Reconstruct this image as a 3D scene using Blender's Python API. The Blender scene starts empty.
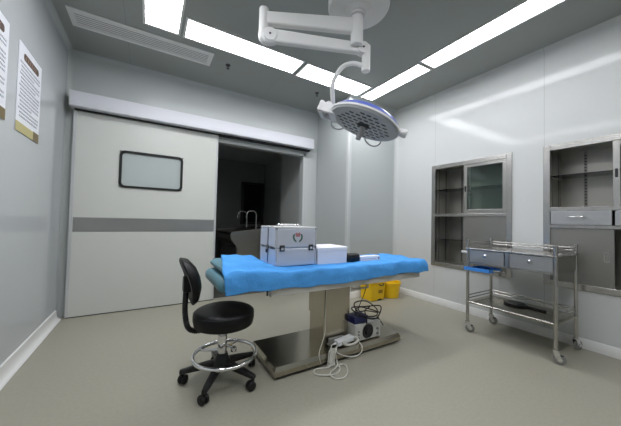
import bpy, bmesh, math, random
from mathutils import Vector, Matrix
random.seed(7)
sc = bpy.context.scene
COL = sc.collection
PI = math.pi
V = Vector

# ------------------------------------------------------------------ materials
def lin(c):
    out = []
    for v in c:
        v /= 255.0
        out.append(v / 12.92 if v <= 0.04045 else ((v + 0.055) / 1.055) ** 2.4)
    return (*out, 1.0)

def mat(name, rgb, rough=0.5, metal=0.0, spec=0.5, coat=0.0, noise=None, bump=None, trans=0.0, ior=1.45, rough_noise=None):
    m = bpy.data.materials.new(name); m.use_nodes = True
    nt = m.node_tree; b = nt.nodes['Principled BSDF']
    b.inputs['Base Color'].default_value = lin(rgb)
    b.inputs['Roughness'].default_value = rough
    b.inputs['Metallic'].default_value = metal
    b.inputs['Specular IOR Level'].default_value = spec
    b.inputs['Coat Weight'].default_value = coat
    b.inputs['Transmission Weight'].default_value = trans
    b.inputs['IOR'].default_value = ior
    tc = nt.nodes.new('ShaderNodeTexCoord')
    if noise:                                   # (scale xyz, amount)
        mp = nt.nodes.new('ShaderNodeMapping'); mp.inputs['Scale'].default_value = noise[0]
        n = nt.nodes.new('ShaderNodeTexNoise'); n.inputs['Scale'].default_value = 1.0; n.inputs['Detail'].default_value = 4
        cr = nt.nodes.new('ShaderNodeMix'); cr.data_type = 'RGBA'
        a = noise[1]; base = lin(rgb)
        cr.inputs['A'].default_value = (*[max(0, x * (1 - a)) for x in base[:3]], 1)
        cr.inputs['B'].default_value = (*[min(1, x * (1 + a)) for x in base[:3]], 1)
        nt.links.new(tc.outputs['Object'], mp.inputs['Vector']); nt.links.new(mp.outputs[0], n.inputs['Vector'])
        nt.links.new(n.outputs[0], cr.inputs['Factor']); nt.links.new(cr.outputs['Result'], b.inputs['Base Color'])
        if rough_noise:
            mr = nt.nodes.new('ShaderNodeMapRange'); mr.inputs['To Min'].default_value = rough - rough_noise; mr.inputs['To Max'].default_value = rough + rough_noise
            nt.links.new(n.outputs[0], mr.inputs['Value']); nt.links.new(mr.outputs[0], b.inputs['Roughness'])
    if bump:                                    # (scale xyz, strength, distance)
        mp = nt.nodes.new('ShaderNodeMapping'); mp.inputs['Scale'].default_value = bump[0]
        n = nt.nodes.new('ShaderNodeTexNoise'); n.inputs['Scale'].default_value = 1.0; n.inputs['Detail'].default_value = 3
        bp = nt.nodes.new('ShaderNodeBump'); bp.inputs['Strength'].default_value = bump[1]; bp.inputs['Distance'].default_value = bump[2]
        nt.links.new(tc.outputs['Object'], mp.inputs['Vector']); nt.links.new(mp.outputs[0], n.inputs['Vector'])
        nt.links.new(n.outputs[0], bp.inputs['Height']); nt.links.new(bp.outputs[0], b.inputs['Normal'])
    return m

def panel_mat(name, rgb, rough, seams, axis, sp=.23):
    """painted steel wall panel with fine joint lines at the given positions along one axis"""
    m = mat(name, rgb, rough, spec=sp, noise=((0.7, 0.7, 0.7), 0.03), bump=((1.1, 1.1, 1.1), 0.025, 0.02))
    nt = m.node_tree; b = nt.nodes['Principled BSDF']
    src = b.inputs['Base Color'].links[0].from_socket
    geo = nt.nodes.new('ShaderNodeNewGeometry'); sx = nt.nodes.new('ShaderNodeSeparateXYZ')
    nt.links.new(geo.outputs['Position'], sx.inputs[0])
    acc = None
    for s in seams:
        c = nt.nodes.new('ShaderNodeMath'); c.operation = 'COMPARE'
        c.inputs[1].default_value = s; c.inputs[2].default_value = 0.0022
        nt.links.new(sx.outputs[axis], c.inputs[0])
        if acc is None: acc = c.outputs[0]
        else:
            mx = nt.nodes.new('ShaderNodeMath'); mx.operation = 'MAXIMUM'
            nt.links.new(acc, mx.inputs[0]); nt.links.new(c.outputs[0], mx.inputs[1]); acc = mx.outputs[0]
    if acc is not None:
        mixn = nt.nodes.new('ShaderNodeMix'); mixn.data_type = 'RGBA'
        nt.links.new(acc, mixn.inputs['Factor']); nt.links.new(src, mixn.inputs['A'])
        mixn.inputs['B'].default_value = lin([v * 0.88 for v in rgb])
        nt.links.new(mixn.outputs['Result'], b.inputs['Base Color'])
    return m

def emit(name, rgb, s):
    m = bpy.data.materials.new(name); m.use_nodes = True
    b = m.node_tree.nodes['Principled BSDF']
    b.inputs['Base Color'].default_value = lin(rgb)
    b.inputs['Emission Color'].default_value = lin(rgb); b.inputs['Emission Strength'].default_value = s
    return m

M = {}
M['wall_l'] = panel_mat('painted_panel_left', (184, 188, 190), 0.10, [], 'Y', .5)
M['wall_r'] = panel_mat('painted_panel_right', (202, 204, 203), 0.085, [-1.51, -2.70, -3.9], 'Y')
M['wall_f'] = panel_mat('painted_panel_far', (186, 191, 190), 0.2, [], 'X')
M['ceil'] = panel_mat('painted_panel_ceiling', (153, 157, 153), 0.3, [2.08, 3.36, 0.5], 'X')
M['floor'] = mat('vinyl_floor', (156, 153, 139), 0.36, spec=0.42, noise=((55, 55, 55), 0.10), bump=((140, 140, 140), 0.12, 0.004))
M['skirt'] = mat('white_skirting', (222, 222, 220), 0.3)
M['alu_white'] = mat('white_aluminium_profile', (198, 201, 200), 0.42)
M['leaf'] = mat('door_coating', (201, 203, 197), 0.35, noise=((1.5, 1.5, 1.5), 0.02))
M['leaf_edge'] = mat('door_edge_aluminium', (196, 198, 198), 0.3, metal=0.3)
M['rail'] = mat('anodised_aluminium', (204, 205, 211), 0.42, metal=0.0)
M['steel'] = mat('brushed_steel', (182, 180, 176), 0.3, metal=1.0, noise=((3, 3, 160), 0.10), rough_noise=0.06)
M['steel_h'] = mat('brushed_steel_base', (178, 172, 157), 0.2, metal=1.0, noise=((4, 120, 4), 0.12), rough_noise=0.07)
M['steel_dark'] = mat('satin_steel_cabinet', (168, 165, 158), 0.36, metal=0.7, noise=((120, 3, 3), 0.08), rough_noise=0.05)
M['steel_frame'] = mat('polished_steel_frame', (184, 182, 178), 0.26, metal=1.0, noise=((60, 3, 3), 0.06))
M['steel_panel'] = mat('satin_steel_panel', (136, 135, 130), 0.42, metal=0.6, noise=((3, 3, 120), 0.05))
M['chrome'] = mat('chrome', (222, 222, 222), 0.1, metal=1.0)
M['black_leather'] = mat('black_leatherette', (12, 12, 13), 0.45, spec=0.32, bump=((160, 160, 160), 0.12, 0.003))
M['black_plastic'] = mat('black_plastic', (22, 22, 23), 0.4)
M['black_rubber'] = mat('black_rubber', (18, 18, 18), 0.6)
M['dark_gap'] = mat('dark_gap', (34, 34, 36), 0.6)
M['white_plastic'] = mat('white_plastic', (218, 219, 220), 0.3)
M['white_enamel'] = mat('white_enamel', (214, 214, 213), 0.28)
M['grey_enamel'] = mat('pale_grey_enamel', (168, 169, 170), 0.3)
M['vent_grey'] = mat('vent_backing', (112, 114, 113), 0.6)
M['kick'] = mat('kick_band_steel', (172, 172, 169), 0.3, metal=0.85, noise=((2.2, 2.2, .1), 0.12))
M['drawer_steel'] = mat('drawer_front_steel', (172, 173, 174), 0.38, metal=0.65, noise=((3, 3, 140), 0.06))
M['lens'] = mat('led_lens', (62, 63, 66), 0.2)
M['blue_trim'] = mat('blue_translucent_trim', (94, 112, 196), 0.3)
M['drape'] = mat('blue_nonwoven', (80, 157, 228), 0.75, spec=0.2, noise=((14, 14, 14), 0.07), bump=((17, 17, 17), 0.5, 0.02))
M['teal_pad'] = mat('teal_vinyl', (92, 136, 150), 0.42)
M['pad_frame'] = mat('bed_frame_paint', (196, 194, 188), 0.4, metal=0.1)
M['alu_case'] = mat('silver_case_panel', (200, 203, 212), 0.34, metal=0.25, noise=((40, 40, 40), 0.03))
M['alu_edge'] = mat('case_aluminium_edge', (212, 214, 219), 0.25, metal=0.6)
M['case_metal'] = mat('case_fittings', (120, 122, 128), 0.3, metal=1.0)
M['dark_metal'] = mat('dark_fittings', (70, 70, 74), 0.35, metal=0.8)
M['red_mark'] = mat('red_print', (176, 44, 58), 0.5)
M['green_mark'] = mat('green_print', (66, 108, 92), 0.5)
M['carton'] = mat('white_card', (226, 227, 236), 0.6)
M['carton_lid'] = mat('white_card_lid', (232, 233, 240), 0.55)
M['paper'] = mat('poster_paper', (226, 228, 234), 0.35)
M['ink'] = mat('poster_ink', (70, 72, 92), 0.6)
M['ink_brown'] = mat('poster_heading_brown', (84, 66, 58), 0.6)
M['ink_red'] = mat('poster_heading_red', (168, 140, 120), 0.6)
M['gold'] = mat('poster_gold_band', (182, 172, 122), 0.5)
M['gold_dark'] = mat('poster_dark_gold', (112, 98, 66), 0.5)
M['yellow'] = mat('yellow_plastic', (238, 194, 22), 0.4)
M['yellow_dark'] = mat('yellow_print', (150, 112, 20), 0.5)
M['unit_grey'] = mat('unit_casing', (190, 190, 184), 0.45)
M['navy'] = mat('navy_plastic', (34, 38, 84), 0.4)
M['screen'] = mat('dark_screen', (26, 28, 32), 0.15)
M['adapter_grey'] = mat('grey_plastic', (128, 128, 124), 0.45)
M['cable_white'] = mat('white_cable', (206, 205, 196), 0.45)
M['cable_black'] = mat('black_cable', (22, 20, 28), 0.45)
M['blue_plastic'] = mat('blue_plastic', (66, 142, 228), 0.35)
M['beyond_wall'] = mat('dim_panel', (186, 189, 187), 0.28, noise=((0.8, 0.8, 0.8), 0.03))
M['beyond_shaded'] = mat('dim_panel_shaded', (138, 141, 139), 0.3, noise=((0.8, 0.8, 0.8), 0.03))  # same panel as beyond_wall, the unlit room's shade put into its colour
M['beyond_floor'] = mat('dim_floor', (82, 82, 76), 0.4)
M['sink_steel'] = mat('sink_steel', (150, 148, 142), 0.26, metal=1.0, noise=((5, 5, 60), 0.08))
M['window_pane'] = mat('door_window_glass', (178, 186, 184), 0.08, coat=0.3)
M['lamp'] = emit('lamp_diffuser', (250, 251, 255), 12.0)
M['knob'] = mat('knob_steel', (206, 206, 208), 0.15, metal=1.0)

def glass_mat():
    m = bpy.data.materials.new('clear_glass'); m.use_nodes = True
    nt = m.node_tree; nt.nodes.remove(nt.nodes['Principled BSDF'])
    out = nt.nodes['Material Output']
    t = nt.nodes.new('ShaderNodeBsdfTransparent'); t.inputs[0].default_value = (0.80, 0.86, 0.84, 1)
    g = nt.nodes.new('ShaderNodeBsdfGlossy'); g.inputs['Roughness'].default_value = 0.03
    fr = nt.nodes.new('ShaderNodeFresnel'); fr.inputs['IOR'].default_value = 1.5
    mx = nt.nodes.new('ShaderNodeMixShader')
    nt.links.new(fr.outputs[0], mx.inputs[0]); nt.links.new(t.outputs[0], mx.inputs[1]); nt.links.new(g.outputs[0], mx.inputs[2])
    nt.links.new(mx.outputs[0], out.inputs['Surface'])
    return m
M['glass'] = glass_mat()

# ------------------------------------------------------------------ mesh helpers
def frame_of(d):
    d = V(d).normalized()
    a = V((0, 0, 1)) if abs(d.z) < 0.95 else V((1, 0, 0))
    u = d.cross(a).normalized(); v = d.cross(u).normalized()
    return u, v

class MB:
    def __init__(s): s.bm = bmesh.new()
    def box(s, x0, x1, y0, y1, z0, z1, mx=None):
        pts = [(x, y, z) for x in sorted((x0, x1)) for y in sorted((y0, y1)) for z in sorted((z0, z1))]
        vs = [s.bm.verts.new(mx @ V(p) if mx else p) for p in pts]
        for f in ((0, 1, 3, 2), (4, 6, 7, 5), (0, 4, 5, 1), (2, 3, 7, 6), (0, 2, 6, 4), (1, 5, 7, 3)):
            s.bm.faces.new([vs[i] for i in f])
        return s
    def ring_loft(s, rings, closed=False, cap=True):
        L = [[s.bm.verts.new(p) for p in r] for r in rings]
        n = len(L[0]); k = len(L)
        for i in range(k if closed else k - 1):
            a, b = L[i], L[(i + 1) % k]
            for j in range(n):
                s.bm.faces.new((a[j], a[(j + 1) % n], b[(j + 1) % n], b[j]))
        if cap and not closed:
            s.bm.faces.new(list(reversed(L[0]))); s.bm.faces.new(L[-1])
        return s
    def cyl(s, p, q, r, r2=None, n=20):
        p, q = V(p), V(q); u, v = frame_of(q - p); r2 = r if r2 is None else r2
        c = lambda o, rr: [o + (u * math.cos(2 * PI * i / n) + v * math.sin(2 * PI * i / n)) * rr for i in range(n)]
        return s.ring_loft([c(p, r), c(q, r2)])
    def tube(s, pts, r, n=10, closed=False):
        pts = [V(p) for p in pts]; k = len(pts); rings = []; u = None
        for i in range(k):
            d = (pts[(i + 1) % k] - pts[i - 1]) if closed else (pts[min(i + 1, k - 1)] - pts[max(i - 1, 0)])
            if d.length < 1e-9: d = V((0, 0, 1))
            d.normalize()
            if u is None: u, v = frame_of(d)
            else:
                u = u - d * u.dot(d)
                if u.length < 1e-6: u, v = frame_of(d)
                u.normalize(); v = d.cross(u).normalized()
            v = d.cross(u).normalized()
            rr = r(i / (k - 1)) if callable(r) else r
            rings.append([pts[i] + (u * math.cos(2 * PI * j / n) + v * math.sin(2 * PI * j / n)) * rr for j in range(n)])
        return s.ring_loft(rings, closed=closed)
    def lathe(s, prof, o=(0, 0, 0), ax=(0, 0, 1), n=32):
        """prof: (radius, height) list along axis ax from o"""
        o = V(o); ax = V(ax).normalized(); u, v = frame_of(ax)
        rings = [[o + ax * h + (u * math.cos(2 * PI * i / n) + v * math.sin(2 * PI * i / n)) * max(r, 1e-4) for i in range(n)] for r, h in prof]
        return s.ring_loft(rings)
    def prism(s, poly, f):
        """poly list of 2-D points; f(p, t) -> 3-D for t = 0, 1"""
        return s.ring_loft([[V(f(p, 0)) for p in poly], [V(f(p, 1)) for p in poly]])
    def build(s, name, m, parent=None, bevel=0.0, seg=2, smooth=True, angle=40, solid=0.0, sub=0):
        bmesh.ops.recalc_face_normals(s.bm, faces=s.bm.faces[:])
        off = V((0, 0, 0)); p = parent
        while p is not None: off += p.location; p = p.parent
        if off.length > 0: bmesh.ops.translate(s.bm, vec=-off, verts=s.bm.verts[:])
        me = bpy.data.meshes.new(name); s.bm.to_mesh(me); s.bm.free()
        o = bpy.data.objects.new(name, me); COL.objects.link(o)
        me.materials.append(m if not isinstance(m, str) else M[m])
        if smooth:
            for f in me.polygons: f.use_smooth = True
            me.set_sharp_from_angle(angle=math.radians(angle))
        if parent is not None: o.parent = parent
        if solid:
            md = o.modifiers.new('thickness', 'SOLIDIFY'); md.thickness = solid; md.offset = -1
        if bevel:
            md = o.modifiers.new('bevel', 'BEVEL'); md.width = bevel; md.segments = seg; md.limit_method = 'ANGLE'; md.angle_limit = math.radians(40)
            md.harden_normals = True
        if sub:
            md = o.modifiers.new('sub', 'SUBSURF'); md.levels = sub; md.render_levels = sub
        return o

def bx(name, m, x0, x1, y0, y1, z0, z1, parent=None, bevel=0.0, **k):
    return MB().box(x0, x1, y0, y1, z0, z1).build(name, m, parent, bevel, **k)
def rrect(w, h, r, n=6):
    out = []
    for cx, cy, a0 in ((w / 2 - r, h / 2 - r, 0), (-w / 2 + r, h / 2 - r, PI / 2), (-w / 2 + r, -h / 2 + r, PI), (w / 2 - r, -h / 2 + r, 3 * PI / 2)):
        for i in range(n + 1):
            a = a0 + PI / 2 * i / n; out.append((cx + r * math.cos(a), cy + r * math.sin(a)))
    return out
def smooth_path(pts, k=8):
    pts = [V(p) for p in pts]; out = []
    for i in range(len(pts) - 1):
        p0, p1, p2, p3 = pts[max(i - 1, 0)], pts[i], pts[i + 1], pts[min(i + 2, len(pts) - 1)]
        for j in range(k):
            t = j / k
            out.append(0.5 * ((2 * p1) + (p2 - p0) * t + (2 * p0 - 5 * p1 + 4 * p2 - p3) * t * t + (3 * p1 - p0 - 3 * p2 + p3) * t ** 3))
    out.append(pts[-1]); return out

def struct(o): o['kind'] = 'structure'; return o
def tag(o, label, cat, group=None):
    o['label'] = label; o['category'] = cat
    if group: o['group'] = group
    return o
def thing(name, loc, label=None, cat=None, group=None):
    o = bpy.data.objects.new(name, None); o.empty_display_size = 0.1; COL.objects.link(o); o.location = loc
    if label: tag(o, label, cat, group)
    return o
def copy_tree(o, parent=None):
    c = o.copy(); COL.objects.link(c)
    if parent is not None: c.parent = parent
    for ch in list(o.children): copy_tree(ch, c)
    return c

# ------------------------------------------------------------------ camera
CAM = V((0.7376, -3.785, 1.08)); yaw, pitch, roll, foc = .5413, .0271, .0227, 268.92
fw = V((math.sin(yaw) * math.cos(pitch), math.cos(yaw) * math.cos(pitch), math.sin(pitch)))
r0 = V((math.cos(yaw), -math.sin(yaw), 0)); u0 = r0.cross(fw)
rt = r0 * math.cos(roll) + u0 * math.sin(roll); up = -r0 * math.sin(roll) + u0 * math.cos(roll)
cd = bpy.data.cameras.new('camera'); cam = bpy.data.objects.new('camera', cd); COL.objects.link(cam)
mw = Matrix.Identity(4)
for i in range(3):
    mw[i][0] = rt[i]; mw[i][1] = up[i]; mw[i][2] = -fw[i]; mw[i][3] = CAM[i]
cam.matrix_world = mw
cd.sensor_width = 36; cd.sensor_fit = 'HORIZONTAL'; cd.lens = 36 * foc / 621; cd.clip_start = 0.02
sc.camera = cam

# ------------------------------------------------------------------ the setting
XL, XR, H = -0.05, 4.085, 2.848
BX, BY = 3.12, -0.83                       # the boxed-out corner
YB = -5.3                                  # wall behind the camera
OX0, OX1, OZ = 1.25, 2.862, 2.13            # door opening
struct(bx('floor', 'floor', XL - .1, XR + .1, YB - .1, 0.0, -.08, 0))
struct(bx('wall_left', 'wall_l', XL - .1, XL, YB, 0, 0, H))
m_ = MB(); m_.box(XL - .1, OX0, 0, .1, 0, H); m_.box(OX0, OX1, 0, .1, OZ, H); m_.box(OX1, BX + .05, 0, .1, 0, H)
struct(m_.build('wall_far', 'wall_f'))
struct(bx('wall_corner', 'wall_f', BX, XR + .1, BY, 0, 0, H))
C1 = (-1.467, -2.427); C2 = (-2.693, -3.650); CZ = (.508, 1.865)
m_ = MB()
e = .02
ys = [BY, C1[0] - e, C1[1] + e, C2[0] - e, C2[1] + e, YB]
m_.box(XR, XR + .1, ys[0], ys[1], 0, H); m_.box(XR, XR + .1, ys[2], ys[3], 0, H); m_.box(XR, XR + .1, ys[4], ys[5], 0, H)
for a, b in ((1, 2), (3, 4)):
    m_.box(XR, XR + .1, ys[a], ys[b], 0, CZ[0] + e); m_.box(XR, XR + .1, ys[a], ys[b], CZ[1] - e, H)
struct(m_.build('wall_right', 'wall_r'))
struct(bx('wall_behind', 'wall_f', XL - .1, XR + .1, YB - .1, YB, 0, H))
struct(bx('ceiling', 'ceil', XL - .1, XR + .1, YB - .1, .1, H, H + .1))

def cove(name, a, b, inward1, inward2, r, m='alu_white'):
    """concave quarter-round profile filling the corner line a-b; the two inward directions leave the corner along the surfaces"""
    a, b, i1, i2 = V(a), V(b), V(inward1), V(inward2)
    ov = -0.002
    poly = [(ov, ov), (r, ov)] + [(r - r * math.sin(t), r - r * math.cos(t)) for t in [PI / 2 * k / 8 for k in range(9)]] + [(ov, r)]
    return struct(MB().prism(poly, lambda p, t: (a if t == 0 else b) + i1 * p[0] + i2 * p[1]).build(name, m))
# cornices (ceiling edges) in the colour of the panels, corner profiles in white
cove('trim_1', (XL, YB, H), (XL, 0, H), (1, 0, 0), (0, 0, -1), .04, M['wall_l'])
cove('trim_2', (XL, 0, H), (BX, 0, H), (0, -1, 0), (0, 0, -1), .04, M['wall_f'])
cove('trim_3', (XR, BY, H), (XR, YB, H), (-1, 0, 0), (0, 0, -1), .04, M['wall_r'])
cove('trim_4', (BX, BY, H), (XR, BY, H), (0, -1, 0), (0, 0, -1), .04, M['wall_f'])
cove('trim_5', (XL, 0, 0), (XL, 0, H), (1, 0, 0), (0, -1, 0), .04, M['wall_f'])
cove('trim_6', (XR, BY, 0), (XR, BY, H), (-1, 0, 0), (0, -1, 0), .055)
# rounded outer profile on the corner of the boxed-out wall
poly = [(-.0, .045), (-.008, .045)] + [(-.008 + .0 + .02 - .02 * math.cos(t) * 1.0, -.008 + .02 - .02 * math.sin(t)) for t in [PI / 2 * k / 6 for k in range(7)]] + [(.045, -.008), (.045, .0), (.001, .001)]
struct(MB().prism(poly, lambda p, t: (BX + p[0], BY + p[1], 0.0 if t == 0 else H)).build('trim_7', 'alu_white'))
# skirtings
def skirt(name, poly, f): struct(MB().prism(poly, f).build(name, 'skirt'))
cv = [(0, 0), (.05, 0), (.045, .006)] + [(.05 - .036 * math.sin(t), .062 - .055 * math.cos(t)) for t in [PI / 2 * k / 6 for k in range(7)]] + [(.012, .098), (.0, .1)]
skirt('baseboard_left', cv, lambda p, t: (XL + p[0], (YB if t else -.072), p[1]))
fl = [(0, 0), (.012, 0), (.012, .078), (.006, .086), (0, .086)]
skirt('baseboard_right', fl, lambda p, t: (XR - p[0], (YB if t else BY - .02), p[1]))
skirt('baseboard_corner', fl, lambda p, t: ((BX + .03 if t else XR), BY - p[0], p[1]))
skirt('baseboard_return', fl, lambda p, t: (BX - p[0], (BY + .05 if t else 0), p[1]))
skirt('baseboard_far', fl, lambda p, t: ((OX1 + .04 if t else BX - .012), -p[0], p[1]))
# opening lining
m_ = MB(); m_.box(OX1 - .012, OX1 + .03, -.012, .1, 0, OZ + .03); m_.box(OX1 + .03, BX - .02, -.012, .002, 0, 2.2); m_.box(OX0, OX1 + .03, -.012, .1, OZ - .012, OZ + .03)
struct(m_.build('trim_8', 'alu_white', bevel=.003))

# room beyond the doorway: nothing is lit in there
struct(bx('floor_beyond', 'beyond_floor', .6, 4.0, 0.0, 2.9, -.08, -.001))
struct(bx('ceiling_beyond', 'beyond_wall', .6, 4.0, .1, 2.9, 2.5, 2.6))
struct(bx('wall_beyond_left', 'beyond_shaded', .6, .7, .1, 2.9, 0, 2.5))
struct(bx('wall_beyond_back', 'beyond_shaded', .6, 4.0, 2.8, 2.9, 0, 2.5))
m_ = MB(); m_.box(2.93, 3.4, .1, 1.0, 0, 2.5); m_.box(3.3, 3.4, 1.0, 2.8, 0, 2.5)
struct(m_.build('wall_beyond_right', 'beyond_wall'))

# sliding door leaf
d = struct(thing('door_1', (.77, -.045, 0)))
LY0, LY1 = -.068, -.028
WX0, WX1, WZ0, WZ1 = .436, 1.084, 1.405, 1.826
m_ = MB()
m_.box(.03, WX0, LY0, LY1, .01, 2.236); m_.box(WX1, 1.502, LY0, LY1, .01, 2.236)
m_.box(WX0, WX1, LY0, LY1, .01, WZ0); m_.box(WX0, WX1, LY0, LY1, WZ1, 2.236)
m_.build('door_leaf', 'leaf', d)
for x0, x1 in ((.022, .052), (1.482, 1.506)):
    bx('edge_strip', 'leaf_edge', x0, x1, LY0 - .003, LY1 + .002, .01, 2.236, d, .002)
bx('bottom_seal', 'dark_gap', .03, 1.5, LY0 + .002, LY1, .001, .014, d)
wcx, wcz = (WX0 + WX1) / 2, (WZ0 + WZ1) / 2
outer = rrect(WX1 - WX0 + .006, WZ1 - WZ0 + .006, .055, 8); inner = rrect(WX1 - WX0 - .046, WZ1 - WZ0 - .046, .038, 8)
m_ = MB()
R = [[V((wcx + p[0], y, wcz + p[1])) for p in pl] for pl, y in ((outer, LY1), (outer, LY0 - .012), (inner, LY0 - .012), (inner, LY1))]
m_.ring_loft(R, closed=True)
m_.build('window_frame', 'black_rubber', d, .002)
MB().prism(rrect(WX1 - WX0 - .03, WZ1 - WZ0 - .03, .04, 8), lambda p, t: (wcx + p[0], LY0 + .004 + .008 * t, wcz + p[1])).build('window_pane', 'window_pane', d)
bx('kick_band', 'kick', .056, 1.48, LY0 - .003, LY0 + .001, .903, 1.058, d, .001)

t = thing('door_track_cover', (1.46, -.09, 2.21), 'long silver aluminium track cover running above the sliding door', 'track cover')
R0 = (.0, 2.948)
m_ = MB()
pr_ = [(-.004, 2.225), (-.012, 2.21), (-.165, 2.205), (-.172, 2.212), (-.172, 2.355), (-.164, 2.366), (-.004, 2.375)]
m_.prism(pr_, lambda p, s: (R0[0] + .012 if s == 0 else R0[1] - .012, p[0], p[1])).build('housing', 'rail', t)
for x in (R0[0], R0[1] - .012):
    m_ = MB(); m_.prism([(p[0] * 1.01, p[1]) for p in pr_], lambda p, s: (x + s * .012, p[0], p[1])).build('end_cap', 'alu_white', t)
bx('runner_channel', 'dark_gap', .03, 2.93, -.09, -.02, 2.19, 2.21, t)

# ------------------------------------------------------------------ ceiling lights
def ceiling_light(x0, x1, y0, y1, label):
    t = thing('ceiling_light', ((x0 + x1) / 2, (y0 + y1) / 2, H), label, 'ceiling light', 'flush panel lights in the ceiling')
    m_ = MB(); f = .020
    for a in ((x0, x1, y0, y0 + f), (x0, x1, y1 - f, y1), (x0, x0 + f, y0 + f, y1 - f), (x1 - f, x1, y0 + f, y1 - f)): m_.box(*a, H - .008, H - .0002)
    m_.build('frame', 'skirt', t)
    bx('diffuser', 'lamp', x0 + f, x1 - f, y0 + f, y1 - f, H - .005, H - .0003, t)
ceiling_light(.635, .940, -2.125, -.915, 'flush white panel light nearest the left wall, beside the air vent')
ceiling_light(.965, 2.175, -1.215, -.905, 'flush white panel light over the sliding door, beside the air vent end')
ceiling_light(2.205, 3.195, -1.205, -.890, 'flush white panel light over the open doorway, behind the surgical lamp arm')
ceiling_light(3.235, 3.475, -1.875, -.900, 'flush white panel light in the far right corner, behind the surgical lamp head')
ceiling_light(3.215, 3.475, -3.105, -1.895, 'flush white panel light running along the right wall above the two cabinets')
ceiling_light(.635, .940, -3.355, -2.145, 'flush white panel light along the left wall, next behind the one at the vent')
ceiling_light(.965, 2.175, -3.68, -3.375, 'flush white panel light overhead on the viewing side, left of the pair')
ceiling_light(2.205, 3.205, -3.68, -3.375, 'flush white panel light overhead on the viewing side, right of the pair')

# air vent
t = thing('air_vent', (.69, -.66, H), 'long pale louvred air vent in the ceiling above the sliding door', 'air vent')
VX0, VX1, VY0, VY1 = .075, 1.285, -.80, -.525
m_ = MB(); f = .045
for a in ((VX0, VX1, VY0, VY0 + f), (VX0, VX1, VY1 - f, VY1), (VX0, VX0 + f, VY0 + f, VY1 - f), (VX1 - f, VX1, VY0 + f, VY1 - f)): m_.box(*a, H - .009, H - .0002)
m_.build('frame', 'skirt', t, .002)
bx('backing', 'dark_gap', VX0 + f, VX1 - f, VY0 + f, VY1 - f, H - .0015, H - .0003, t)
m_ = MB(); n = 6
for i in range(n):
    yy = VY0 + f + (VY1 - VY0 - 2 * f) * (i + .5) / n
    m_.box(VX0 + f, VX1 - f, -.0095, .0095, -.001, .001, Matrix.Translation((0, yy, H - .006)) @ Matrix.Rotation(math.radians(-6), 4, 'X'))
m_.build('louvres', 'skirt', t)

for x, y, lab in ((1.463, -.657, 'small dark sprinkler head in the ceiling near the air vent end'), (2.682, -.652, 'small dark sprinkler head in the ceiling above the surgical lamp yoke')):
    t = thing('sprinkler_head', (x, y, H), lab, 'sprinkler', 'sprinkler heads in the ceiling')
    MB().lathe([(.028, 0), (.028, -.004), (.016, -.007), (.0, -.008)], (x, y, H)).build('escutcheon', 'dark_metal', t)
    m_ = MB(); m_.cyl((x, y, H - .006), (x, y, H - .022), .009)
    for s in (-1, 1): m_.tube([(x + s * .009, y, H - .02), (x + s * .013, y, H - .03), (x, y, H - .042)], .003, 6)
    m_.lathe([(.017, -.042), (.017, -.044), (0, -.0445)], (x, y, H)); m_.build('nozzle', 'dark_metal', t)

# ------------------------------------------------------------------ surgical light
LX, LYY = 2.06, -2.215
t = thing('surgical_light', (LX, LYY, H), 'white ceiling-hung surgical light with folding arms and a tilted round head', 'surgical light')
cc = V((LX + .008, LYY - .005, 0))
MB().lathe([(.232, H), (.234, H - .06), (.232, H - .128), (.224, H - .143), (.10, H - .150), (.095, H - .156), (.07, H - .160), (.062, H - .168)], cc, n=48).build('ceiling_cover', 'white_enamel', t)
m_ = MB(); m_.cyl((LX, LYY, H - .1), (LX, LYY, 2.425), .047, n=28)
ft = m_.build('down_tube', 'white_enamel', t, .006)
m_ = MB(); m_.lathe([(.051, 0), (.051, .016)], (LX, LYY, 2.645), n=28); m_.build('collar', 'grey_enamel', ft)
A1 = V((LX, LYY, 2.575)); A2 = V((1.425, -1.905, 2.575))
def beam(m_, p, q, h0, h1, w, z0=None, n=1):
    """rounded rectangular beam from p to q, height h0 -> h1, width w"""
    p, q = V(p), V(q); dd = (q - p).normalized(); side = dd.cross(V((0, 0, 1))).normalized(); upv = side.cross(dd).normalized()
    rr = []
    for k in range(9):
        tt = k / 8; o = p.lerp(q, tt); h = h0 + (h1 - h0) * tt
        rr.append([o + side * a + upv * b for a, b in rrect(w, h, min(w, h) * .3, 4)])
    m_.ring_loft(rr); return m_
m_ = MB(); beam(m_, A1 - (A1 - A2) * .03, A2, .115, .095, .055); m_.build('extension_arm', 'white_enamel', t)
m_ = MB(); m_.cyl(A2 + V((0, 0, .075)), A2 - V((0, 0, .095)), .036, n=24)
pv = m_.build('pivot', 'white_enamel', t, .006)
S1 = V((1.468, -1.93, 2.443)); S2 = V((2.125, -2.208, 2.425))
m_ = MB(); m_.tube(smooth_path([A2 - V((0, 0, .09)), A2 + V((-.004, .002, -.125)), A2 + V((.012, -.006, -.165)), S1 + V((.03, -.015, -.03))], 5), .034, 16)
m_.build('elbow', 'white_enamel', t)
m_ = MB(); beam(m_, S1, S2, .10, .085, .052)
sp = m_.build('spring_arm', 'white_enamel', t)
side = (S2 - S1).cross(V((0, 0, 1))).normalized()
m_ = MB()
for P, r_ in ((S1, .05), (S2, .046)):
    MB().cyl(P - side * .034, P + side * .034, r_, n=24).build('knuckle', 'white_enamel', sp, .005)
    MB().cyl(P - side * .037, P + side * .037, .008, n=12).build('screw', 'dark_metal', sp)

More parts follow.
